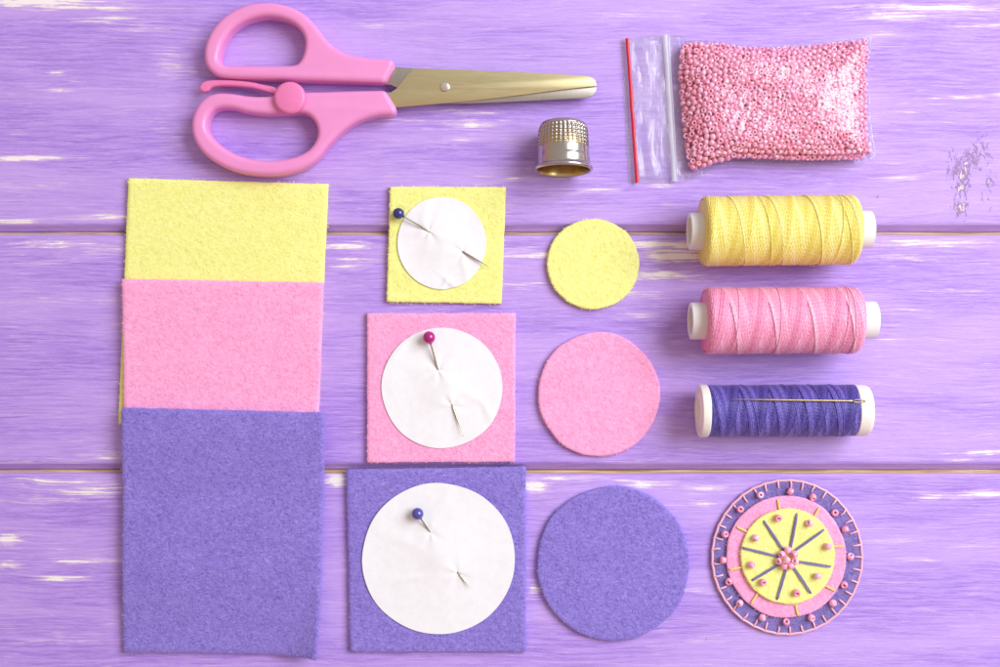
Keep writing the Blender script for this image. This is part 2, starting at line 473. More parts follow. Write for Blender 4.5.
for i in range(len(edges)-1):
    y0, y1 = edges[i], edges[i+1]           # top edge / bottom edge in photo direction
    # cross-section: tongue, small round, flat, roundover, drop
    prof = [(y0+0.1, -30), (y0+0.2, -5.4), (y0+0.5, -5.2), (y0+2.2, -4.9), (y0+2.9, -2.0), (y0+4.3, -0.4), (y0+5.6, 0)]
    n = int((y1-5-y0-5.6)/2.0)
    prof += [(y0+5.6+(y1-9.5-y0-5.6)*(k/n), 0) for k in range(1, n+1)]
    prof += [(y1-7.4, -0.7), (y1-6.3, -2.0), (y1-4.6, -4.2), (y1-2.2, -6.4), (y1-0.2, -8.0), (y1-0.1, -30)]
    dense = -20 < (y0+y1)/2 < 700
    xs = np.arange(-700, 1701, 8.0 if dense else 100.0)
    ys = np.array([p[0] for p in prof]); zs = np.array([p[1] for p in prof])
    X, Y = np.meshgrid(xs, ys); Z = np.repeat(zs[:, None], len(xs), 1)
    edge_w = np.array([[1.1*mnoise.noise((x*0.012, i*7.3, 0)) for x in xs]])*1.0
    near0 = np.clip(1-(Y-y0)/40, 0, 1); near1 = np.clip(1-(y1-Y)/40, 0, 1)
    Yw = Y + edge_w*(near0*0.6) + np.roll(edge_w, 3, 1)*near1*0.0
    wear = gsum(WEAR, X, Y) if dense else np.zeros_like(X)
    pit = gsum(PIT, X, Y) if dense else np.zeros_like(X)
    raw = np.where((Y-y0) < 2.6, 0.95, np.where((Y-y0) < 3.7, 0.40, 0.0))
    raw = raw - 0.40*np.clip(1-X/330.0, 0, 1)*(raw > 0)
    mb = MB(); nr, nc = X.shape
    mb.add(np.stack([(X-CX).ravel(), (CY-Yw).ravel(), Z.ravel()], 1).tolist(),
           [((r+1)*nc+c, (r+1)*nc+c+1, r*nc+c+1, r*nc+c) for r in range(nr-1) for c in range(nc-1)])
    mk('plank', mb, M['wood'], table, True, attrs=dict(wear=wear.ravel(), pit=pit.ravel(), raw=raw.ravel()))
mb = MB(); x0, x1, ya, yb = -700-CX, 1700-CX, CY-1190, CY+485
mb.add([(x0, ya, -30), (x1, ya, -30), (x1, yb, -30), (x0, yb, -30), (x0, ya, -60), (x1, ya, -60), (x1, yb, -60), (x0, yb, -60)],
       [(0, 1, 2, 3), (7, 6, 5, 4), (0, 4, 5, 1), (1, 5, 6, 2), (2, 6, 7, 3), (3, 7, 4, 0)])
mk('batten', mb, M['raw'], table, False)

# ------------------------------------------------------------------ felt
FT = 5.6   # felt thickness
def felt(name, loop, zb, mat, parent=None, th=FT, seed=0, dens=0.24, rings=26, wob=0.5, fuzz=0.28, flen=0.62):
    """loop: closed outline in ground units; zb(x,y): height of the underside"""
    rnd = random.Random(seed)
    n = len(loop)
    lp = []
    for i, p in enumerate(loop):
        a = mnoise.noise((p[0]*0.09, p[1]*0.09, seed*3.1))*wob + mnoise.noise((p[0]*0.4, p[1]*0.4, seed*1.7))*wob*0.5
        lp.append((p[0], p[1], a))
    c = Vector((sum(p[0] for p in loop)/n, sum(p[1] for p in loop)/n))
    lp = [Vector((p[0], p[1])) + (Vector((p[0], p[1]))-c).normalized()*p[2] for p in lp]
    mb = MB(); V = []; F = []
    def bumpz(x, y): return 0.35*mnoise.noise((x*0.03, y*0.03, seed)) + 0.28*mnoise.noise((x*0.18, y*0.18, seed+5))
    rr = [0.0] + [(k/rings) for k in range(1, rings+1)]
    V.append((c.x, c.y, zb(c.x, c.y)+th)); idx = [[0]*n]
    def ring(off, zf):
        row = []
        for i in range(n):
            q, f = off(i)
            row.append(len(V)); V.append((q.x, q.y, zf(q.x, q.y)))
        idx.append(row)
    for k in range(1, rings+1):
        fr = k/rings
        def off(i, fr=fr):
            d = lp[i]-c; L = d.length
            return c + d*((L-0.9)/L)*fr, 0
        ring(off, lambda x, y, fr=fr: zb(x, y)+th+bumpz(x, y)*(1 if fr < 1 else 0.5))
    ring(lambda i: (c+(lp[i]-c)*(((lp[i]-c).length-0.2)/(lp[i]-c).length), 0), lambda x, y: zb(x, y)+th*0.82)
    ring(lambda i: (lp[i], 0), lambda x, y: zb(x, y)+th*0.5)
    ring(lambda i: (c+(lp[i]-c)*(((lp[i]-c).length-0.3)/(lp[i]-c).length), 0), lambda x, y: zb(x, y)+0.12)
    for k in range(rings-1, -1, -max(1, rings//4)):
        fr = max(k/rings, 0.02)
        ring(lambda i, fr=fr: (c+(lp[i]-c)*fr, 0), lambda x, y: zb(x, y)+0.06)
    for i in range(n): F.append((0, idx[1][i], idx[1][(i+1) % n]))
    for r in range(1, len(idx)-1):
        a, b = idx[r], idx[r+1]
        for i in range(n):
            j = (i+1) % n
            F.append((a[i], b[i], b[j], a[j]))
    last = idx[-1]; F.append(tuple(reversed(last)))
    mb.add(V, F, 0.45)
    # loose surface fibres
    area = abs(sum(lp[i].x*lp[(i+1) % n].y-lp[(i+1) % n].x*lp[i].y for i in range(n)))/2
    nf = int(area*dens); FV = []; FF = []; FA = []
    def fibre(x, y, a, L, w, z0, tone, edge=False):
        pts = []; bend = rnd.uniform(-1.2, 1.2)
        for k in range(4):
            pts.append((x, y)); x += math.cos(a)*L/3; y += math.sin(a)*L/3; a += bend/3
        b = len(FV)
        for k, (px, py) in enumerate(pts):
            ta = a if k == 3 else math.atan2(pts[k+1][1]-py, pts[k+1][0]-px)
            nx, ny = -math.sin(ta)*w, math.cos(ta)*w
            lift = (0.05, 0.24, 0.28, 0.06)[k] + z0
            zz = (zb(px, py)+th*(1 if not edge else rnd.uniform(.3, .95))) + lift
            FV.append((px+nx, py+ny, zz)); FV.append((px-nx, py-ny, zz)); FA.extend((tone, tone))
        for k in range(3): FF.append((b+2*k, b+2*k+1, b+2*k+3, b+2*k+2))
    for _ in range(nf):
        i = rnd.randrange(n); u = rnd.random(); q0 = lp[i].lerp(lp[(i+1) % n], u)
        q = c + (q0-c)*math.sqrt(rnd.random())*0.985
        if rnd.random() < 0.6: a = math.radians(-40+rnd.gauss(0, 28)) + (math.pi if rnd.random() < .5 else 0)
        else: a = rnd.uniform(0, 2*math.pi)
        L = rnd.uniform(3, 9)*flen
        e = q + Vector((math.cos(a), math.sin(a)))*L
        if (q-c).length + L > (q0-c).length - 0.5: L = max(2.0, min(L, ((q0-c).length-(q-c).length)))
        fibre(q.x, q.y, a, L, rnd.uniform(0.14, 0.30), bumpz(q.x, q.y), rnd.choice((rnd.uniform(0, .4), rnd.uniform(.4, .7), rnd.uniform(.6, 1.0))))
    per = sum((lp[i]-lp[(i+1) % n]).length for i in range(n))
    for _ in range(int(per*0.9*fuzz)):
        i = rnd.randrange(n); q = lp[i].lerp(lp[(i+1) % n], rnd.random()); d = (q-c).normalized()
        a = math.atan2(d.y, d.x)+rnd.gauss(0, 0.9); q = q-d*1.2
        fibre(q.x, q.y, a, rnd.uniform(1.6, 3.8), rnd.uniform(0.10, 0.2), -0.2, rnd.uniform(.4, 1.0), True)
    mb.add(FV, FF, FA)
    return mk(name, mb, mat, parent, True)

def quad_loop(cs, per=46, z=0):
    g = [P(x, y, z)[:2] for x, y in cs]; out = []
    for i in range(4):
        a, b = Vector(g[i]), Vector(g[(i+1) % 4])
        for k in range(per): out.append(a.lerp(b, k/per))
    return out
def disc_loop(cx, cy, rx, ry, n=150, z=0, irr=0.8, seed=1):
    x, y, _ = P(cx, cy, z); k = (D-z)/D; out = []
    for i in range(n):
        a = 2*math.pi*i/n
        r = 1 + irr/60*mnoise.noise((math.cos(a)*1.8, math.sin(a)*1.8, seed*2.3))
        out.append(Vector((x+rx*k*r*math.cos(a), y+ry*k*r*math.sin(a))))
    return out
flat = lambda x, y: 0.0
FG = 'felt sheets overlapped in a column'
yb1 = CY-424; yb2 = CY-560
felt('felt_sheet', quad_loop([(128.5, 178), (328.5, 184), (317.5, 424), (118.5, 424)], z=4), flat, M['felt_y'], seed=11)
tagp(bpy.data.objects['felt_sheet'], 'yellow felt sheet at the top of the column, lower half tucked under pink felt', 'felt sheet', FG)
def zb_p(x, y): return (FT+0.3)*sm(yb1-75, yb1+1, y)
o = felt('felt_sheet', quad_loop([(123, 279), (324.3, 282.5), (314, 560), (127, 560)], z=7), zb_p, M['felt_p'], seed=12)
tagp(o, 'pink felt sheet in the middle of the column, between yellow and violet felt', 'felt sheet', FG)
def zb_v(x, y):
    z = (FT+0.3)*sm(yb1-75, yb1+1, y) + (FT+0.3)*sm(yb2-90, yb2+1, y)
    # the lower right corner curls up off the boards
    c = (x+CX-210)/110.0; r = (CY-y-520)/138.0
    d = max(0.0, 0.66*c+0.58*r-0.86)
    return z + 150*d*d*sm(0.0, 0.7, c)
o = felt('felt_sheet', quad_loop([(124, 407), (326.3, 412), (319.0, 656), (122, 653.5)], z=8), zb_v, M['felt_v'], seed=13)
tagp(o, 'large violet felt sheet at the bottom of the column', 'felt sheet', FG)

SG = 'felt squares with pinned paper circles'
for nm, cs, mat, lab, sd in (
    ('y', [(390, 186.5), (506, 187), (501.5, 304), (386.5, 302)], 'felt_y', 'small yellow felt square under a white paper circle', 21),
    ('p', [(367, 313), (515.5, 313), (515, 461.8), (367, 462.8)], 'felt_p', 'medium pink felt square under a white paper circle', 22),
    ('v', [(346, 469.5), (526, 466.5), (525.7, 652), (350, 652)], 'felt_v', 'largest felt square, violet, under a white paper circle', 23)):
    o = felt('felt_square', quad_loop(cs, 34, z=4), flat, M[mat], seed=sd); tagp(o, lab, 'felt square', SG)
CG = 'cut felt circles'
for c, mat, lab, sd in (((593, 264.3, 46, 45.2), 'felt_y', 'small plain yellow felt circle lying on the boards', 31),
                        ((598.7, 394.2, 61, 62.3), 'felt_p', 'medium plain pink felt circle lying on the boards', 32),
                        ((613.2, 563.5, 76.2, 77.6), 'felt_v', 'largest plain felt circle, violet, lying on the boards', 33)):
    o = felt('felt_circle', disc_loop(*c, z=4, irr=1.3, seed=sd), flat, M[mat], seed=sd); tagp(o, lab, 'felt circle', CG)

# ------------------------------------------------------------------ paper circles and pins
def paper(cx, cy, rx, ry, p_in, p_out, lab, seed, creases):
    zt = FT+1.25
    a = Vector(P(*p_in, zt)[:2]); b = Vector(P(*p_out, zt)[:2]); m = (a+b)/2; L = (b-a).length; d = (b-a)/L; nrm = Vector((-d.y, d.x))
    c0 = Vector(P(cx, cy, zt)[:2])
    def h(x, y, fr):
        q = Vector((x, y)); u = (q-m).dot(d)/(L/2); v = (q-m).dot(nrm)
        z = 2.6*math.exp(-(u*0.95)**2 - (v/(L*0.55))**2)              # arch over the buried shaft
        for w in (a, b):
            r = (q-w).length; an = math.atan2((q-w).y, (q-w).x)
            z += 0.55*math.exp(-r/14.0)*math.cos(5*an+seed) - 0.5*math.exp(-(r/4.0)**2)
        for (kx, ky, ang, wd, amp, ln) in creases:
            k = Vector(P(kx, ky, zt)[:2]); t = Vector((math.cos(ang), math.sin(ang)))
            s = (q-k).dot(t); w = (q-k).dot(Vector((-t.y, t.x)))
            z += amp*(1-min(1, abs(w)/wd))*math.exp(-(s/ln)**2)
        z += 0.5*mnoise.noise((x*0.022, y*0.022, seed)) + 0.22*mnoise.noise((x*0.07, y*0.07, seed+3))
        z += 1.0*max(0, fr-0.75)*4*max(0, mnoise.noise((x*0.02, y*0.02, seed+9)))
        return max(z, -0.1)
    n, R = 128, 44; mb = MB(); V = []; F = []
    lp = disc_loop(cx, cy, rx, ry, n, zt, 0.9, seed)
    V.append((c0.x, c0.y, zt+h(c0.x, c0.y, 0)))
    for k in range(1, R+1):
        for i in range(n):
            q = c0.lerp(lp[i], k/R); V.append((q.x, q.y, zt+h(q.x, q.y, k/R)))
    V2 = [(x, y, z-0.35) for x, y, z in V]; N = len(V)
    for i in range(n):
        j = (i+1) % n
        F.append((0, 1+i, 1+j)); F.append((N, N+1+j, N+1+i))
        for k in range(R-1):
            p, q = 1+k*n, 1+(k+1)*n
            F.append((p+i, q+i, q+j, p+j)); F.append((N+p+j, N+q+j, N+q+i, N+p+i))
        e_ = 1+(R-1)*n
        F.append((e_+i, N+e_+i, N+e_+j, e_+j))
    mb.add(V+V2, F)
    o = mk('paper_circle', mb, M['paper'], None, True, sharp=60); tagp(o, lab, 'paper circle', 'white paper circle patterns')
    return lambda x, y: zt + h(x, y, 0.5)

def pin(head, p_in, p_out, tip, hr, hm, lab, hz, hfun):
    zin = 4.6
    base = P(*head, 4)
    root = empty('pin', (base[0], base[1], FT)); tagp(root, lab, 'pin', 'ball headed sewing pins')
    hz += FT-4.2; H = Vector(P(*head, hz)); A0 = P(*p_in, zin); zi = hfun(A0[0], A0[1]); A = Vector(P(*p_in, zi-0.1))
    B0 = P(*p_out, zin); zo = hfun(B0[0], B0[1]); Bp = Vector(P(*p_out, zo-0.1)); Tp = Vector(P(*tip, 4.6+FT))
    dirn = (Bp-A).normalized()
    mid1 = A.lerp(Bp, 0.25); mid1.z = 1.7; mid2 = A.lerp(Bp, 0.75); mid2.z = 1.7
    ctrl = [H, H.lerp(A, 0.5), A, mid1, mid2, Bp, Bp.lerp(Tp, 0.5), Tp]
    pts = catmull([tuple(p) for p in ctrl], 6, False)
    r = [0.85]*len(pts)
    for i in range(len(pts)):
        k = (len(pts)-1-i)
        if k < 7: r[i] = 0.12+0.73*k/7
    mb = MB(); sweep(mb, pts, r, 8); mk('shaft', mb, M['pin'], root)
    ax = (A-H).normalized()
    mb = MB(); prof = []
    for k in range(21):
        t = math.pi*k/20; prof.append((-hr*math.cos(t), max(0.01, hr*math.sin(t))))
    prof = prof[:-2] + [(hr*0.98, hr*0.30), (hr*1.12, hr*0.22), (hr*1.2, 0.05)]
    q = Vector((0, 0, 1)).rotation_difference(ax)
    def place(s, x, y): return tuple(H + q @ Vector((x, y, s)))
    lathe(mb, prof, 24, place); mk('head', mb, hm, root)

R_ = math.radians
h1 = paper(441.8, 243.2, 44.4, 46, (429, 231), (463.5, 252), 'small white paper circle pinned to the yellow felt square', 2,
           [(452, 284, R_(-40), 4, 1.1, 12), (445, 283, R_(55), 3, 1.0, 9), (425, 215, R_(80), 7, .7, 22), (415, 232, R_(5), 8, .6, 20), (466, 272, R_(100), 6, .8, 18)])
pin((398.5, 213.5), (429, 231), (463.5, 252), (489, 267), 5.7, M['head_blue'], 'pin with a dark blue ball head through the paper on yellow felt', 11.5, h1)
h2 = paper(442, 388, 60.3, 60.4, (438, 370), (452.5, 406), 'medium white paper circle pinned to the pink felt square', 4,
           [(398, 352, R_(50), 6, 1.0, 18), (488, 412, R_(-60), 5, .9, 14), (425, 372, R_(20), 9, .8, 16), (470, 395, R_(-30), 7, .7, 14), (455, 420, R_(100), 4, .8, 16)])
pin((429, 337.5), (438, 370), (452.5, 406), (463.5, 436.5), 6.2, M['head_mag'], 'pin with a magenta ball head through the paper on pink felt', 13.0, h2)
h3 = paper(438.6, 558.5, 76.6, 75.6, (430, 532), (458, 573), 'largest white paper circle, pinned to the violet felt square', 6,
           [(412, 578, R_(8), 5, .6, 22), (480, 560, R_(30), 9, .6, 20), (445, 500, R_(70), 9, .5, 25), (400, 540, R_(-20), 8, .5, 20)])
pin((417.5, 513.8), (430, 532), (458, 572.5), (470.5, 588.5), 6.0, M['head_vio'], 'pin with a violet blue ball head through the paper on violet felt', 12.5, h3)

# ------------------------------------------------------------------ scissors
def z1(pts, z=12):  # traced from a 3.604x enlargement at (180, 0)
    return [P(180+x/3.604, y/3.604+1.0, z)[:2] for x, y in pts]
def corner_smooth(pts, per=6):
    """closed outline whose first and last points are corners: smooth between them, straight across"""
    return catmull(pts, per, False)
sc_c = P(300, 90, 0)
sc = tagp(empty('scissors', sc_c), 'pink handled scissors lying closed above the felt sheets', 'scissors')
up_out = [(786, 217), (710, 214), (645, 206), (590, 190), (545, 160), (505, 110), (466, 66), (420, 36), (362, 18), (300, 14), (235, 27), (175, 58), (130, 103), (104, 152), (95, 202), (104, 243), (130, 271), (170, 283), (260, 287), (360, 290), (560, 296), (742, 302)]
up_in = [(148, 216), (152, 190), (166, 152), (197, 110), (245, 79), (305, 64), (360, 68), (408, 86), (440, 114), (455, 150), (452, 190), (437, 224), (408, 239), (300, 240), (190, 240), (160, 233)]
lo_out = [(742, 328), (640, 330), (540, 333), (440, 336), (345, 348), (265, 350), (185, 339), (130, 341), (90, 362), (62, 400), (50, 450), (58, 502), (90, 552), (140, 590), (210, 620), (290, 632), (370, 630), (440, 612), (497, 576), (540, 525), (590, 475), (645, 440), (710, 420), (760, 417), (796, 415)]
lo_in = [(104, 452), (114, 416), (140, 394), (190, 392), (250, 407), (320, 414), (400, 411), (450, 410), (482, 430), (499, 464), (497, 500), (470, 540), (420, 566), (350, 579), (270, 575), (200, 553), (145, 517), (114, 482)]
up_o = corner_smooth(z1(up_out)); up_i = catmull(z1(up_in), 6)
lo_o = corner_smooth(z1(lo_out)); lo_i = catmull(z1(lo_in), 6)
curve_solid('handle', [up_o, up_i], 11.5, 11.5, 5.2, M['scissor_pink'], sc, 6)
curve_solid('handle', [lo_o, lo_i], 11.5, 11.5, 5.2, M['scissor_pink'], sc, 6)
def z2(pts, z=12): return [P(370+x/4.0, 40+y/4.0, z)[:2] for x, y in pts]
front = z2([(60, 212), (84, 212), (108, 196), (172, 116), (300, 120), (520, 128), (700, 136), (860, 145), (886, 151), (900, 163), (907, 186), (780, 200), (620, 221), (430, 243), (250, 259), (115, 271), (60, 271)])
back = z2([(60, 106), (108, 108), (168, 113), (300, 140), (500, 160), (700, 175), (880, 182), (907, 190), (904, 205), (893, 222), (868, 232), (700, 240), (560, 247), (400, 253), (260, 254), (180, 240), (130, 205), (106, 190), (84, 180), (60, 178)])
curve_solid('blade', [front], 14.0, 1.15, 0.35, M['blade'], sc, 2, 30)
curve_solid('blade', [back], 11.3, 1.15, 0.35, M['blade_back'], sc, 2, 30)
def vcyl(mb, cx, cy, prof, n=40):
    x, y, _ = P(cx, cy, prof[-1][0])
    lathe(mb, prof, n, lambda s, a, b: (x+a, y+b, s))
mb = MB(); vcyl(mb, 445, 86.5, [(10, 4.4), (15.3, 4.5), (16.3, 4.5), (17.0, 4.1), (17.3, 3.2), (17.35, 0.02)], 28); mk('rivet', mb, M['rivet'], sc, sharp=35)
lev = z1([(72, 314), (80, 299), (100, 289), (150, 286), (205, 288), (260, 294), (300, 303), (345, 314), (345, 338), (305, 327), (262, 316), (210, 310), (160, 308), (120, 313), (103, 327), (88, 331), (76, 325)], 14)
curve_solid('lever', [catmull(lev, 5)], 14, 4.0, 2.4, M['lever_pink'], sc, 4)
mb = MB(); prof = [(22.5, 13.0), (23.0, 14.8), (24.6, 15.8), (26.3, 15.9), (28.0, 15.0), (29.2, 13.2)]
prof += [(29.2+1.3*(1-(r/13.2)**2), r) for r in (12, 10, 8, 6, 4, 2, .02)]
vcyl(mb, 180+393/3.604, 350/3.604, prof, 48); mk('lever_button', mb, M['lever_pink'], sc)
mb = MB(); vcyl(mb, 180+393/3.604, 352/3.604, [(10, 13.8), (22.4, 13.8), (22.6, 13.0), (22.6, .02)], 40); mk('pivot_boss', mb, M['scissor_pink'], sc, sharp=40)
tagp(sc)

# ------------------------------------------------------------------ thimble
th_c = P(563, 152, 0)
th = tagp(empty('thimble', th_c), 'silver thimble lying on its side with its open rim towards the felt', 'thimble')
NC, NRW, SUB = 36, 6, 8
tilt = math.radians(5.0); c_, s_ = math.cos(tilt), math.sin(tilt)
Hc = 28.9
rimx, rimy, _ = P(563.3, 171.0, Hc)
def tplace(s, x, y):      # s along the axis from the rim to the crown
    X, Yv, Z = x, s, y
    return (rimx + X, rimy + Yv*c_ + Z*s_, Hc - Yv*s_*1.0 + Z*c_ - 0.1)
outp = [(0.5, 26.0), (0.0, 26.8), (0.1, 27.7), (0.7, 28.5), (1.8, 28.9), (3.0, 28.6), (4.0, 27.7), (4.6, 26.8), (5.2, 26.4), (7, 26.2), (12, 25.95), (14.6, 25.8), (15.0, 25.5), (15.4, 25.45), (20, 25.2), (22, 25.1)]
kn0 = len(outp)
rows = NRW*SUB
for k in range(rows+1): outp.append((22.6+21.0*k/rows, 25.05-0.9*k/rows-1.2*max(0, (k/rows-.72)/.28)**2))
kn1 = len(outp)
r_top, s_top = outp[-1][1], outp[-1][0]
for k in range(1, 13):
    a = k/12*math.pi/2; outp.append((s_top+4.2*math.sin(a), max(0.02, (r_top-5)*(1) + 5*math.cos(a)) if k < 12 else r_top-5))
outp += [(s_top+4.4, 12), (s_top+4.5, 0.02)]
nang = NC*SUB
def dimple(i, k):
    if not (kn0 <= i < kn1): return 0
    u = ((k % SUB)/SUB-0.5)*2; v = (((i-kn0) % SUB)/SUB-0.5)*2
    f = 1-(u*u+v*v)/1.05
    return -1.5*max(0, f)**0.5
mb = MB(); lathe(mb, outp, nang, tplace, radial=dimple); mk('shell', mb, M['thimble'], th)
inp = [(0.5, 26.0), (1.4, 25.6), (4, 25.2), (15, 24.7), (25, 24.0), (40, 22.6), (44, 20.5), (46.5, 15), (47, 0.02)]
mb = MB(); lathe(mb, inp, 72, tplace); mk('inner_wall', mb, M['thimble_in'], th)

# ------------------------------------------------------------------ thread spools
def spool(cx, cy, L, R, mat, rt, sd, lab, caps, pitch_turns=4.0, Ktrav=104, shoulder=6.0, rot=0.0):
    rnd = random.Random(sd)
    x0, y0, _ = P(cx, cy, R)
    root = tagp(empty('thread_spool', (x0, y0, 0)), lab, 'thread spool', 'spools of sewing thread')
    cr, sr = math.cos(rot), math.sin(rot)
    def place(s, a, b):   # s axial, a horizontal, b vertical
        return (x0 + s*cr - a*sr, y0 + s*sr + a*cr, max(R + b, 0.05))
    def rad(s):
        d = L/2-abs(s)
        return R - shoulder + math.sqrt(max(0, shoulder**2-(shoulder-d)**2)) if d < shoulder else R
    mb = MB()
    prof = [(-L/2+1.3, 6)]
    for k in range(61):
        s = -L/2+1.2+(L-2.4)*k/60; prof.append((s, max(6, rad(s)-1.6)))
    prof.append((L/2-1.5, 6)); lathe(mb, prof, 64, place, 0.1)
    seg = 26; n = 5; ang = rnd.random()*6; prec = 2*math.pi*(1/50.0)
    V = []; F = []; A = []
    for k in range(Ktrav):
        dirn = 1 if k % 2 == 0 else -1
        T = pitch_turns + (prec/(2*math.pi))/2
        steps = int(T*seg); tone = min(1, max(0, 0.5+0.13*dirn+0.16*math.sin(k*0.23+sd)+rnd.gauss(0, 0.07)))  # tone differs by winding direction: the thread's directional sheen put into its colour
        lay = 0.0085*(k-Ktrav)
        le = L/2 - 1.0 - rnd.uniform(0, 0.7)
        base = len(V)
        for j in range(steps+1):
            u = j/steps; s = (-le+2*le*u)*dirn
            th_ = ang + 2*math.pi*T*u
            r = rad(s)-rt*0.35+lay
            for m in range(n):
                a = 2*math.pi*m/n
                rr = r + rt*0.36*math.cos(a); ss = s + rt*math.sin(a)
                V.append(place(ss, rr*math.cos(th_), rr*math.sin(th_)))
            A.extend([min(1, max(0, tone+0.10*math.sin(j*0.37+k)))]*n)
            if j:
                p = base+(j-1)*n; q = base+j*n
                for m in range(n):
                    m2 = (m+1) % n; F.append((p+m, p+m2, q+m2, q+m))
        ang += 2*math.pi*T
    # a few stray strands lying loosely across the winding
    for k in range(4):
        s0 = rnd.uniform(-L*0.42, L*0.42); ds = rnd.uniform(-24, 24); base = len(V); a0 = rnd.uniform(-.2, .2)
        for j in range(31):
            u = j/30; s = max(-L/2+3, min(L/2-3, s0+ds*u)); th_ = a0+math.pi*u*1.1; r = rad(s)+rt*0.15
            for m in range(n):
                a = 2*math.pi*m/n
                rr = r+rt*0.5*math.cos(a); ss = s+rt*0.6*math.sin(a)
                V.append(place(ss, rr*math.cos(th_), rr*math.sin(th_)))
            A.extend([0.72]*n)
            if j:
                p = base+(j-1)*n; q = base+j*n
                for m in range(n):
                    m2 = (m+1) % n; F.append((p+m, p+m2, q+m2, q+m))
    # fuzz
    for k in range(700):
        s = rnd.uniform(-L/2+2, L/2-2); th_ = rnd.uniform(-0.3, math.pi+0.3); r = rad(s); base = len(V)
        l = rnd.uniform(1.5, 3.5); sk = rnd.uniform(-1, 1)
        for j in range(3):
            u = j/2; rr = r-0.3+rnd.uniform(.3, 1.5)*u; t2 = th_+l*u/R; ss = s+sk*l*u
            V.append(place(ss-.09, rr*math.cos(t2), rr*math.sin(t2))); V.append(place(ss+.09, rr*math.cos(t2), rr*math.sin(t2))); A.extend((.9, .9))
        F.append((base, base+1, base+3, base+2)); F.append((base+2, base+3, base+5, base+4))
    mb.add(V, F, A)
    mk('thread', mb, mat, root)
    for side, prof, cm in caps:
        mb = MB(); lathe(mb, [(side*(L/2)+side*s, r) for s, r in prof], 56, place); 
        if side < 0: mb.f = [tuple(reversed(f)) for f in mb.f]
        mk('end_cap', mb, cm, root, sharp=35)
    return root
def tubecap(out, r):
    return [(-10, r-0.2), (out-0.9, r), (out-0.2, r-0.3), (out, r-1.0), (out, r-4.2), (out-0.5, r-4.9), (-6, r-5.4), (-6, 2)]
spool(777.8, 230.5, 149, 34.1, M['thread_y'], 0.62, 41, 'spool of yellow thread with white plastic ends, above the pink spool',
      [(-1, tubecap(11.5, 18), M['cap']), (1, tubecap(15.2, 18.3), M['cap'])], rot=math.radians(0.6))
spool(780.6, 320.5, 150, 32.8, M['thread_p'], 0.62, 42, 'spool of pink thread with white plastic ends, between two other spools',
      [(-1, tubecap(12.8, 18), M['cap']), (1, tubecap(16.4, 18.3), M['cap'])], rot=math.radians(0.3))
flL = [(-4, 21), (-1.0, 25.0), (-.4, 25.6), (5.6, 26.0), (6.7, 25.6), (7.1, 24.8), (7.1, 23.2), (6.4, 21.5), (6.6, 18), (7.8, 16.4), (8.3, 15.0), (8.1, 12.0), (5, 10.5), (2, 10.2), (2, 2)]
flR = [(-4, 21), (-1.0, 24.6), (-.4, 25.2), (8, 25.0), (11, 24.4), (12.4, 23.4), (12.8, 22.0), (12.6, 16), (9, 13.5), (2, 12), (2, 2)]
spool(780.2, 410.6, 145, 25.5, M['thread_v'], 0.56, 43, 'spool of violet thread with cream flanges and a needle resting on it',
      [(-1, flL, M['cap_cream']), (1, flR, M['cap_cream'])], pitch_turns=5.0, shoulder=2.0, rot=math.radians(0.2))

# needle lying on the violet thread
nd_z = 50.6
a = Vector(P(729.5, 399.3, nd_z)); b = Vector(P(866.0, 401.2, nd_z))
yoff = a.y - P(780.2, 410.6, 25.6)[1]
nd_z = 25.6 + math.sqrt(max(0, 26.4**2-yoff**2)) + 0.55
a.z = nd_z; b.z = nd_z
nd = tagp(empty('sewing_needle', (a.x/2+b.x/2, a.y/2+b.y/2, nd_z-1)), 'thin metal sewing needle lying along the violet thread spool', 'needle')
mb = MB(); pts = []; rr = []
for k in range(31):
    t = k/30*0.915; pts.append(a.lerp(b, t)); rr.append(0.12+min(0.95, t*3.2)*0.95 if t < 0.31 else 1.07)
sweep(mb, pts, rr, 10); mk('shaft', mb, M['needle'], nd)
mb = MB(); e0 = a.lerp(b, 0.91); e1 = b; dd = (e1-e0); ln = dd.length; dd.normalize(); pp = Vector((-dd.y, dd.x, 0)); pts = []
for k in range(25):
    t = 2*math.pi*k/24; pts.append(e0+dd*(ln/2*(1-math.cos(t))) + pp*(1.25*math.sin(t)*abs(math.sin(t))**-0.4 if abs(math.sin(t)) > 1e-6 else 0))
sweep(mb, pts, 0.55, 8, cap=False); mk('eye', mb, M['needle'], nd)

# ------------------------------------------------------------------ seed beads
def bead_mesh(mb, c, rot, ro=3.25, hole=0.75, hh=2.55, n=14, m=10, tone=0.5):
    rt = (ro-hole)/2; rm = (ro+hole)/2; V = []; F = []
    for i in range(n):
        A = 2*math.pi*i/n
        for j in range(m):
            B = 2*math.pi*j/m
            r = rm+rt*math.cos(B); z = hh*math.copysign(abs(math.sin(B))**0.85, math.sin(B))
            v = Vector((r*math.cos(A), r*math.sin(A), z)); v.rotate(rot); V.append(tuple(v+Vector(c)))
    for i in range(n):
        for j in range(m):
            F.append((i*m+j, ((i+1) % n)*m+j, ((i+1) % n)*m+(j+1) % m, i*m+(j+1) % m))
    mb.add(V, F, tone)

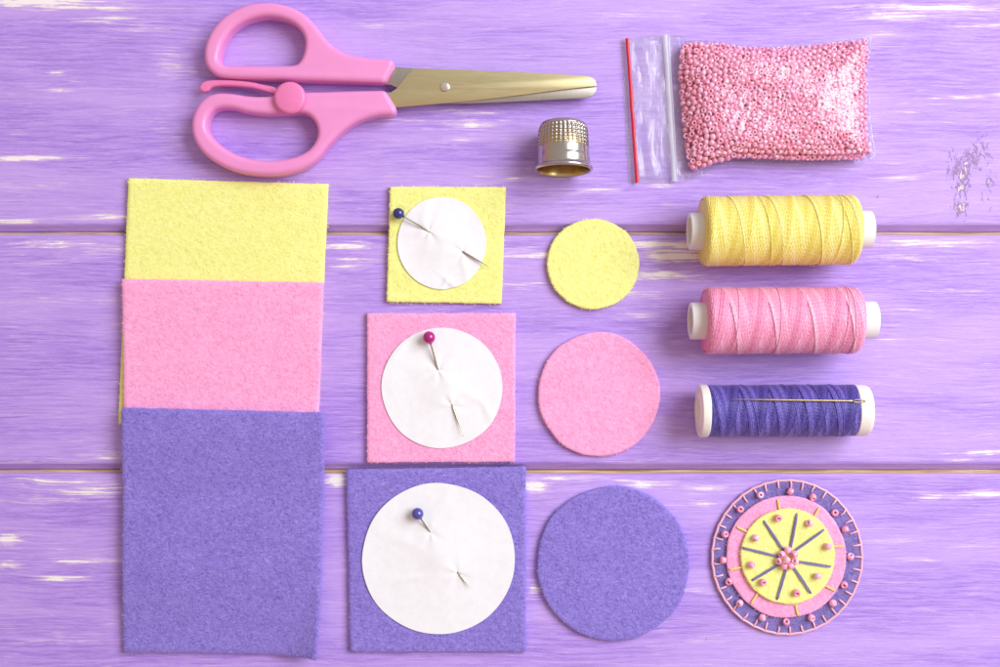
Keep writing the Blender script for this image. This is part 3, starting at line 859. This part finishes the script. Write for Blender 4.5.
poly = np.array([(679, 50), (684, 42), (697, 43), (720, 44), (742, 48), (770, 48.5), (800, 47.5), (838, 43), (866, 40), (868, 47), (865, 75), (865, 105), (866, 135), (870, 150), (868, 159), (850, 161), (800, 162), (765, 160.5), (735, 160), (712, 165), (694, 173), (687, 168), (684, 150), (681, 125), (679, 100), (677, 75)], float)
def poly_dist(x, y):
    """signed distance (inside > 0) to the bag's bead outline"""
    x = np.asarray(x, float); y = np.asarray(y, float)
    ins = np.zeros(x.shape, bool); d = np.full(x.shape, 1e9)
    n = len(poly)
    for i in range(n):
        ax, ay = poly[i]; bx, by = poly[(i+1) % n]
        t = np.clip(((x-ax)*(bx-ax)+(y-ay)*(by-ay))/((bx-ax)**2+(by-ay)**2), 0, 1)
        d = np.minimum(d, np.hypot(x-ax-t*(bx-ax), y-ay-t*(by-ay)))
        cond = ((ay > y) != (by > y)) & (x < (bx-ax)*(y-ay)/(by-ay+1e-12)+ax)
        ins ^= cond
    return np.where(ins, d, -d)
def bag_h(x, y):
    d = np.clip(poly_dist(x, y), 0, None)
    t = np.clip(d/34.0, 0, 1)
    h = 9 + 21*np.sqrt(np.clip(1-(1-t)**2, 0, 1))
    left = np.clip((np.asarray(x)-676)/60.0, 0, 1)
    h = h*(0.62+0.38*left) 
    h = h + 2.2*np.sin(np.asarray(x)*0.055+1)*np.cos(np.asarray(y)*0.06)*t
    # dent near the middle of the bag
    h = h - 3.0*np.exp(-((np.asarray(x)-738)/14)**2-((np.asarray(y)-118)/34)**2)*t
    return h
def layer(nb, rmin, sd, inset_d):
    rng = np.random.RandomState(sd); pts = []
    while len(pts) < nb:
        q = np.stack([rng.uniform(676, 872, nb*2), rng.uniform(40, 174, nb*2)], 1)
        q = q[poly_dist(q[:, 0], q[:, 1]) > inset_d]; pts.extend(q.tolist())
    p = np.array(pts[:nb])
    for it in range(110):
        dx = p[:, None, :]-p[None, :, :]; dd = np.hypot(dx[..., 0], dx[..., 1])+1e-9
        np.fill_diagonal(dd, 1e9)
        ov = np.clip(rmin-dd, 0, None)
        p = p + 0.45*(dx/dd[..., None]*(ov*0.5)[..., None]).sum(1)
        sdv = poly_dist(p[:, 0], p[:, 1]); bad = sdv < inset_d
        if bad.any():
            e_ = 0.5
            gx = (poly_dist(p[bad, 0]+e_, p[bad, 1])-poly_dist(p[bad, 0]-e_, p[bad, 1]))
            gy = (poly_dist(p[bad, 0], p[bad, 1]+e_)-poly_dist(p[bad, 0], p[bad, 1]-e_))
            L = np.hypot(gx, gy)+1e-6
            p[bad, 0] += gx/L*(inset_d-sdv[bad]); p[bad, 1] += gy/L*(inset_d-sdv[bad])
    return p
rng = np.random.RandomState(5)
top = layer(780, 5.9, 1, 3.2)
ztop = bag_h(top[:, 0], top[:, 1])-3.6 + rng.uniform(-0.7, 0.3, len(top))
low = layer(680, 6.2, 2, 4.0); zlow = bag_h(low[:, 0], low[:, 1])-9.4
low2 = layer(480, 6.9, 3, 6.0); zlow2 = bag_h(low2[:, 0], low2[:, 1])-15.0
allb = [(x, y, max(z, 3.4), 1) for (x, y), z in zip(top, ztop)]
allb += [(x, y, z, 0) for (x, y), z in zip(low, zlow) if z > 2.6]
allb += [(x, y, z, 0) for (x, y), z in zip(low2, zlow2) if z > 3.4]
def rrot():
    if rng.rand() < 0.35: return Euler((rng.normal(0, 0.35), rng.normal(0, 0.35), 0))
    return Euler((math.acos(rng.uniform(-1, 1)), 0, rng.uniform(0, 6.28)), 'XYZ')
order = sorted([i for i, b_ in enumerate(allb) if b_[3]], key=lambda i: -allb[i][2])
# the beads seen largest and clearest: every second one of the upper layer, spread through the bag
indiv = set(order[:300])
protos = []
mbp = MB(); bead_mesh(mbp, (0, 0, 0), Euler((0, 0, 0)))
bme = None; rest = MB()
for i, (px, py, z, t_) in enumerate(allb):
    x, y, _ = P(px, py, z*0.5); sc_ = rng.uniform(0.92, 1.06); rot = rrot()
    if i in indiv:
        if bme is None:
            o = mk('bead', mbp, M['bead'], None, True, origin=(0, 0, 0)); bme = o
            tagp(o, 'pink seed bead in the topmost layer inside the clear zip bag', 'bead', 'seed beads in the bag')
        else:
            o = bme.copy(); col.objects.link(o)
        o.location = (x*S, y*S, z*S); o.rotation_euler = rot; o.scale = (sc_,)*3
    else:
        bead_mesh(rest, (x, y, z), rot, 3.25*sc_, 0.75*sc_, 2.55*sc_, 12, 8, float(rng.rand()))
o = mk('seed_beads', rest, M['bead']); tagp(o, 'mass of pink seed beads filling the clear zip bag', 'beads', 'seed beads in the bag', 'stuff')

# ------------------------------------------------------------------ the zip bag
bag = tagp(empty('zip_bag', P(750, 108, 0)), 'clear plastic zip bag with a red stripe, full of pink beads', 'bag')
topc = [(621, 39.5), (640, 37.5), (660, 35), (676, 35.5), (690, 39), (715, 41), (740, 44.5), (770, 45.5), (800, 44), (825, 42), (848, 38.5), (860, 36), (868, 36.2), (871.5, 37.5)]
botc = [(628.5, 183.5), (645, 183), (662, 182.5), (676, 182), (690, 180.5), (702, 176), (717, 167), (735, 163.5), (755, 164.5), (785, 165), (815, 164.5), (845, 164), (862, 163.5), (876, 156)]
tc_ = catmull([(x, y, 0) for x, y in topc], 8, False); bc_ = catmull([(x, y, 0) for x, y in botc], 8, False)
nu = len(tc_); nv = 96
GX = np.zeros((nv+1, nu)); GY = np.zeros((nv+1, nu))
for j in range(nv+1):
    t = j/nv
    for i in range(nu):
        q = tc_[i].lerp(bc_[i], t)
        bow = 0
        if q.x > 780: bow = -4.5*math.sin(math.pi*t)**1.0*((q.x-780)/95)**3
        GX[j, i] = q.x+bow; GY[j, i] = q.y
Hb = bag_h(GX, GY)
dpoly = poly_dist(GX, GY)
mb = MB(); V = []; W = []; FT_ = []
for j in range(nv+1):
    for i in range(nu):
        x, y = GX[j, i], GY[j, i]; d = dpoly[j, i]
        edge = min(j, nv-j)/nv*2*60; edge_r = (nu-1-i)*2.0; ed = min(edge, edge_r if i > nu*0.5 else 99, i*1.2)
        rim = sm(0, 5, ed)
        inside = sm(-7, 3, d)
        wr = 1.6*abs(mnoise.noise((x*0.055, y*0.12, 3))) + 0.8*mnoise.noise((x*0.15, y*0.10, 8))
        right = sm(838, 858, x); wr += right*(2.6*abs(mnoise.noise((x*0.12, y*0.16, 4)))+1.2*abs(mnoise.noise((x*.3, y*.3, 1))))
        patch = math.exp(-((x-812)/11)**2-((y-116)/14)**2); wr += patch*(3.4+2.4*math.sin(x*0.62+3*mnoise.noise((x*.12, y*.12, 2))))
        diag = math.exp(-((x-742)/26)**2-((y-112)/30)**2); wr += diag*(1.3+1.3*math.sin((0.90*x+0.42*y)*2*math.pi/10.5+2.2*mnoise.noise((x*0.05, y*0.05, 5))))
        flapw = (1-inside)*(2.4*abs(mnoise.noise((x*0.07, y*0.025, 6))) + 1.4*mnoise.noise((x*0.05, y*0.05, 9))+1.6)*(1-sm(860, 872, x)*0.5)
        z = 0.5 + rim*(1.0+flapw) + inside*rim*(Hb[j, i]*1.0+0.6+max(0, wr)) 
        X, Y, _ = P(x, y, z*0.5); V.append((X, Y, z)); FT_.append(1-inside)
        X, Y, _ = P(x, y, 0.3); W.append((X, Y, 0.22))
nc = nu; F = []
for j in range(nv):
    for i in range(nu-1):
        F.append(((j+1)*nc+i, (j+1)*nc+i+1, j*nc+i+1, j*nc+i))
N = len(V); F2 = [tuple(N+k for k in reversed(f)) for f in F]
ring_ = [i for i in range(nu)] + [j*nc+nu-1 for j in range(1, nv+1)] + [nv*nc+i for i in range(nu-2, -1, -1)]
F3 = [(ring_[k], N+ring_[k], N+ring_[k+1], ring_[k+1]) for k in range(len(ring_)-1)]
mb.add(V+W, F+F2+F3, FT_+[0.0]*N); mk('film', mb, M['film'], bag)
def strip(name, p0, p1, w, hgt, zb_, mat):
    mb = MB(); a = Vector(P(*p0, zb_)); b = Vector(P(*p1, zb_)); d = (b-a).normalized(); nn = Vector((-d.y, d.x, 0)); V = []; F = []
    K = 24
    for k in range(K+1):
        q = a.lerp(b, k/K); wob = 0.5*mnoise.noise((k*0.3, p0[0], 0))
        for s in range(9):
            an = math.pi*s/8; V.append(tuple(q+nn*(w/2*math.cos(an)+wob)+Vector((0, 0, hgt*math.sin(an)))))
    for k in range(K):
        for s in range(8): F.append((k*9+s, k*9+s+1, (k+1)*9+s+1, (k+1)*9+s))
        F.append((k*9+8, k*9, (k+1)*9, (k+1)*9+8))
    F.append(tuple(range(9))); F.append(tuple(K*9+s for s in range(8, -1, -1)))
    mb.add(V, F); return mk(name, mb, mat, bag, sharp=60)
strip('red_stripe', (627.2, 38.3), (637.2, 182.8), 3.6, 1.0, 4.6, M['red'])
strip('zip_seal', (665.2, 35), (674.2, 181.5), 5.0, 2.2, 3.8, M['seal'])
strip('zip_seal', (668.4, 35.2), (677.2, 181.4), 1.6, 1.4, 3.9, M['seal'])

# ------------------------------------------------------------------ felt brooch
BC = (787.0, 557.0)
br = tagp(empty('felt_brooch', P(*BC, 0)), 'round layered felt brooch stitched with pink beads below the spools', 'brooch')
FT2 = 3.4
felt('backing_disc', disc_loop(787, 557, 75, 77, z=3, irr=.7, seed=51), flat, M['felt_d'], br, FT2, 51)
felt('middle_disc', disc_loop(786.2, 556.8, 60.3, 61.4, z=6, irr=.8, seed=52), lambda x, y: FT2+.25, M['felt_p'], br, FT2, 52)
felt('centre_disc', disc_loop(787.5, 556.2, 47.2, 47.8, z=9, irr=1.0, seed=53), lambda x, y: 2*(FT2+.25), M['felt_y'], br, FT2, 53)
zt1, zt2, zt3 = FT2+.2, 2*FT2+.45, 3*FT2+.7
def zb(x, y, z): return P(690+x/3.605, 465+y/3.605, z)
# blanket stitch round the rim
mb = MB(); ns = 37; rim = []
for i in range(ns*6):
    a = 2*math.pi*i/(ns*6); loose = 1.3*math.sin(math.pi*((i % 6)/6))
    x, y, _ = P(787, 557, 3); rr_ = 1+0.004*mnoise.noise((math.cos(a)*3, math.sin(a)*3, 0))
    rim.append((x+(74.9-loose*0.4)*rr_*math.cos(a), y+(76.9-loose*0.4)*rr_*math.sin(a), 3.4))
rim.append(rim[0]); rim.append(rim[1]); sweep(mb, rim, 1.25, 7, 0.55)
for i in range(ns):
    a = 2*math.pi*(i+0.02*random.gauss(0, 1))/ns; r0 = random.uniform(66.8, 68.5)
    x, y, _ = P(787, 557, 3); ak = a+random.gauss(0, .012)
    c1 = (math.cos(a), math.sin(a)); c2 = (math.cos(ak), math.sin(ak))
    sweep(mb, [(x+75.4*c1[0], y+77.4*c1[1], 2.0), (x+74.4*c1[0], y+76.4*c1[1], 3.9), (x+71*c2[0], y+73*c2[1], 4.45), (x+r0*c2[0], y+(r0+2)*c2[1], 4.3), (x+(r0-.8)*c2[0], y+(r0+1.2)*c2[1], 2.8)], 0.95, 7, random.uniform(.35, .75))
mk('edge_stitching', mb, M['stitch_p'], br)
def stitch(p0, p1, z0, z1_, r, mat, tw=3):
    a = Vector(zb(*p0, z0)); b = Vector(zb(*p1, z1_)); mb = MB()
    d = (b-a).normalized(); nn = Vector((-d.y, d.x, 0)); K = 14
    for s in range(tw):
        off = (s-(tw-1)/2)*r*0.95; pts = []
        for k in range(K+1):
            u = k/K; q = a.lerp(b, u); sag = min(1, min(u, 1-u)*24)
            q = q + nn*off*(0.55+0.45*math.sin(math.pi*u)) + Vector((0, 0, -2.2*(1-sag)+r*0.9 + 0.15*math.sin(k*1.3+s*2)))
            pts.append(q)
        sweep(mb, pts, r*0.62, 6, 0.35+0.2*s)
    mk('stitch', mb, mat, br)
YS = [((316, 124), (323, 164)), ((464, 156), (448, 184)), ((553, 289), (512, 294)), ((524, 453), (484, 432)), ((390, 545), (378, 492)), ((219, 500), (245, 460)), ((141, 377), (188, 368)), ((168, 222), (208, 242))]
for p0, p1 in YS: stitch(p0, p1, zt2+.3, zt2+.3, 1.0, M['stitch_y'], 2)
VS = [((386, 172), (364, 300)), ((486, 231), (364, 314)), ((511, 367), (388, 348)), ((438, 466), (374, 368)), ((312, 488), (348, 374)), ((219, 418), (322, 356)), ((186, 297), (318, 328)), ((264, 199), (338, 304))]
for p0, p1 in VS: stitch(p0, (p1[0]+(349-p1[0])*0.28, p1[1]+(341-p1[1])*0.28), zt3+.2, zt3+.2, 0.92, M['stitch_v'], 3)
OB = [(253, 108), (362, 95), (443, 116), (522, 172), (560, 232), (579, 330), (556, 432), (515, 498), (438, 551), (347, 566), (261, 550), (179, 498), (140, 420), (119, 343), (126, 249), (181, 159)]
IB = [(318, 191), (431, 210), (497, 293), (460, 400), (385, 461), (263, 423), (222, 360), (237, 263)]
CB = [(353, 305, 1.2), (376, 322, 1), (379, 348, 1), (362, 364, 1), (339, 364, .8), (322, 346, 1), (331, 322, .8), (349, 341, 5.0)]
b0 = None
def brooch_bead(px, py, z, flat_):
    global b0
    x, y, zz = zb(px, py, z)
    if b0 is None:
        m2 = MB(); bead_mesh(m2, (0, 0, 0), Euler((0, 0, 0)), 3.6, 0.85, 2.8, 20, 14)
        o = mk('bead', m2, M['bead'], None, True, origin=(0, 0, 0)); o.parent = br; b0 = o
    else:
        o = b0.copy(); o.parent = br; col.objects.link(o)
    w = Vector(br.location)
    o.location = Vector((x*S, y*S, z*S))-w
    o.rotation_euler = Euler((random.gauss(0, .3), random.gauss(0, .3), 0)) if flat_ else Euler((random.uniform(.7, 1.5), 0, random.uniform(0, 6.28)))
    return o
for k, (x, y) in enumerate(OB): brooch_bead(x, y, zt1+2.9, k % 3 != 1)
for k, (x, y) in enumerate(IB): brooch_bead(x, y, zt3+2.9, k in (0, 4, 5))
for x, y, dz in CB: brooch_bead(x, y, zt3+2.9+dz, False)
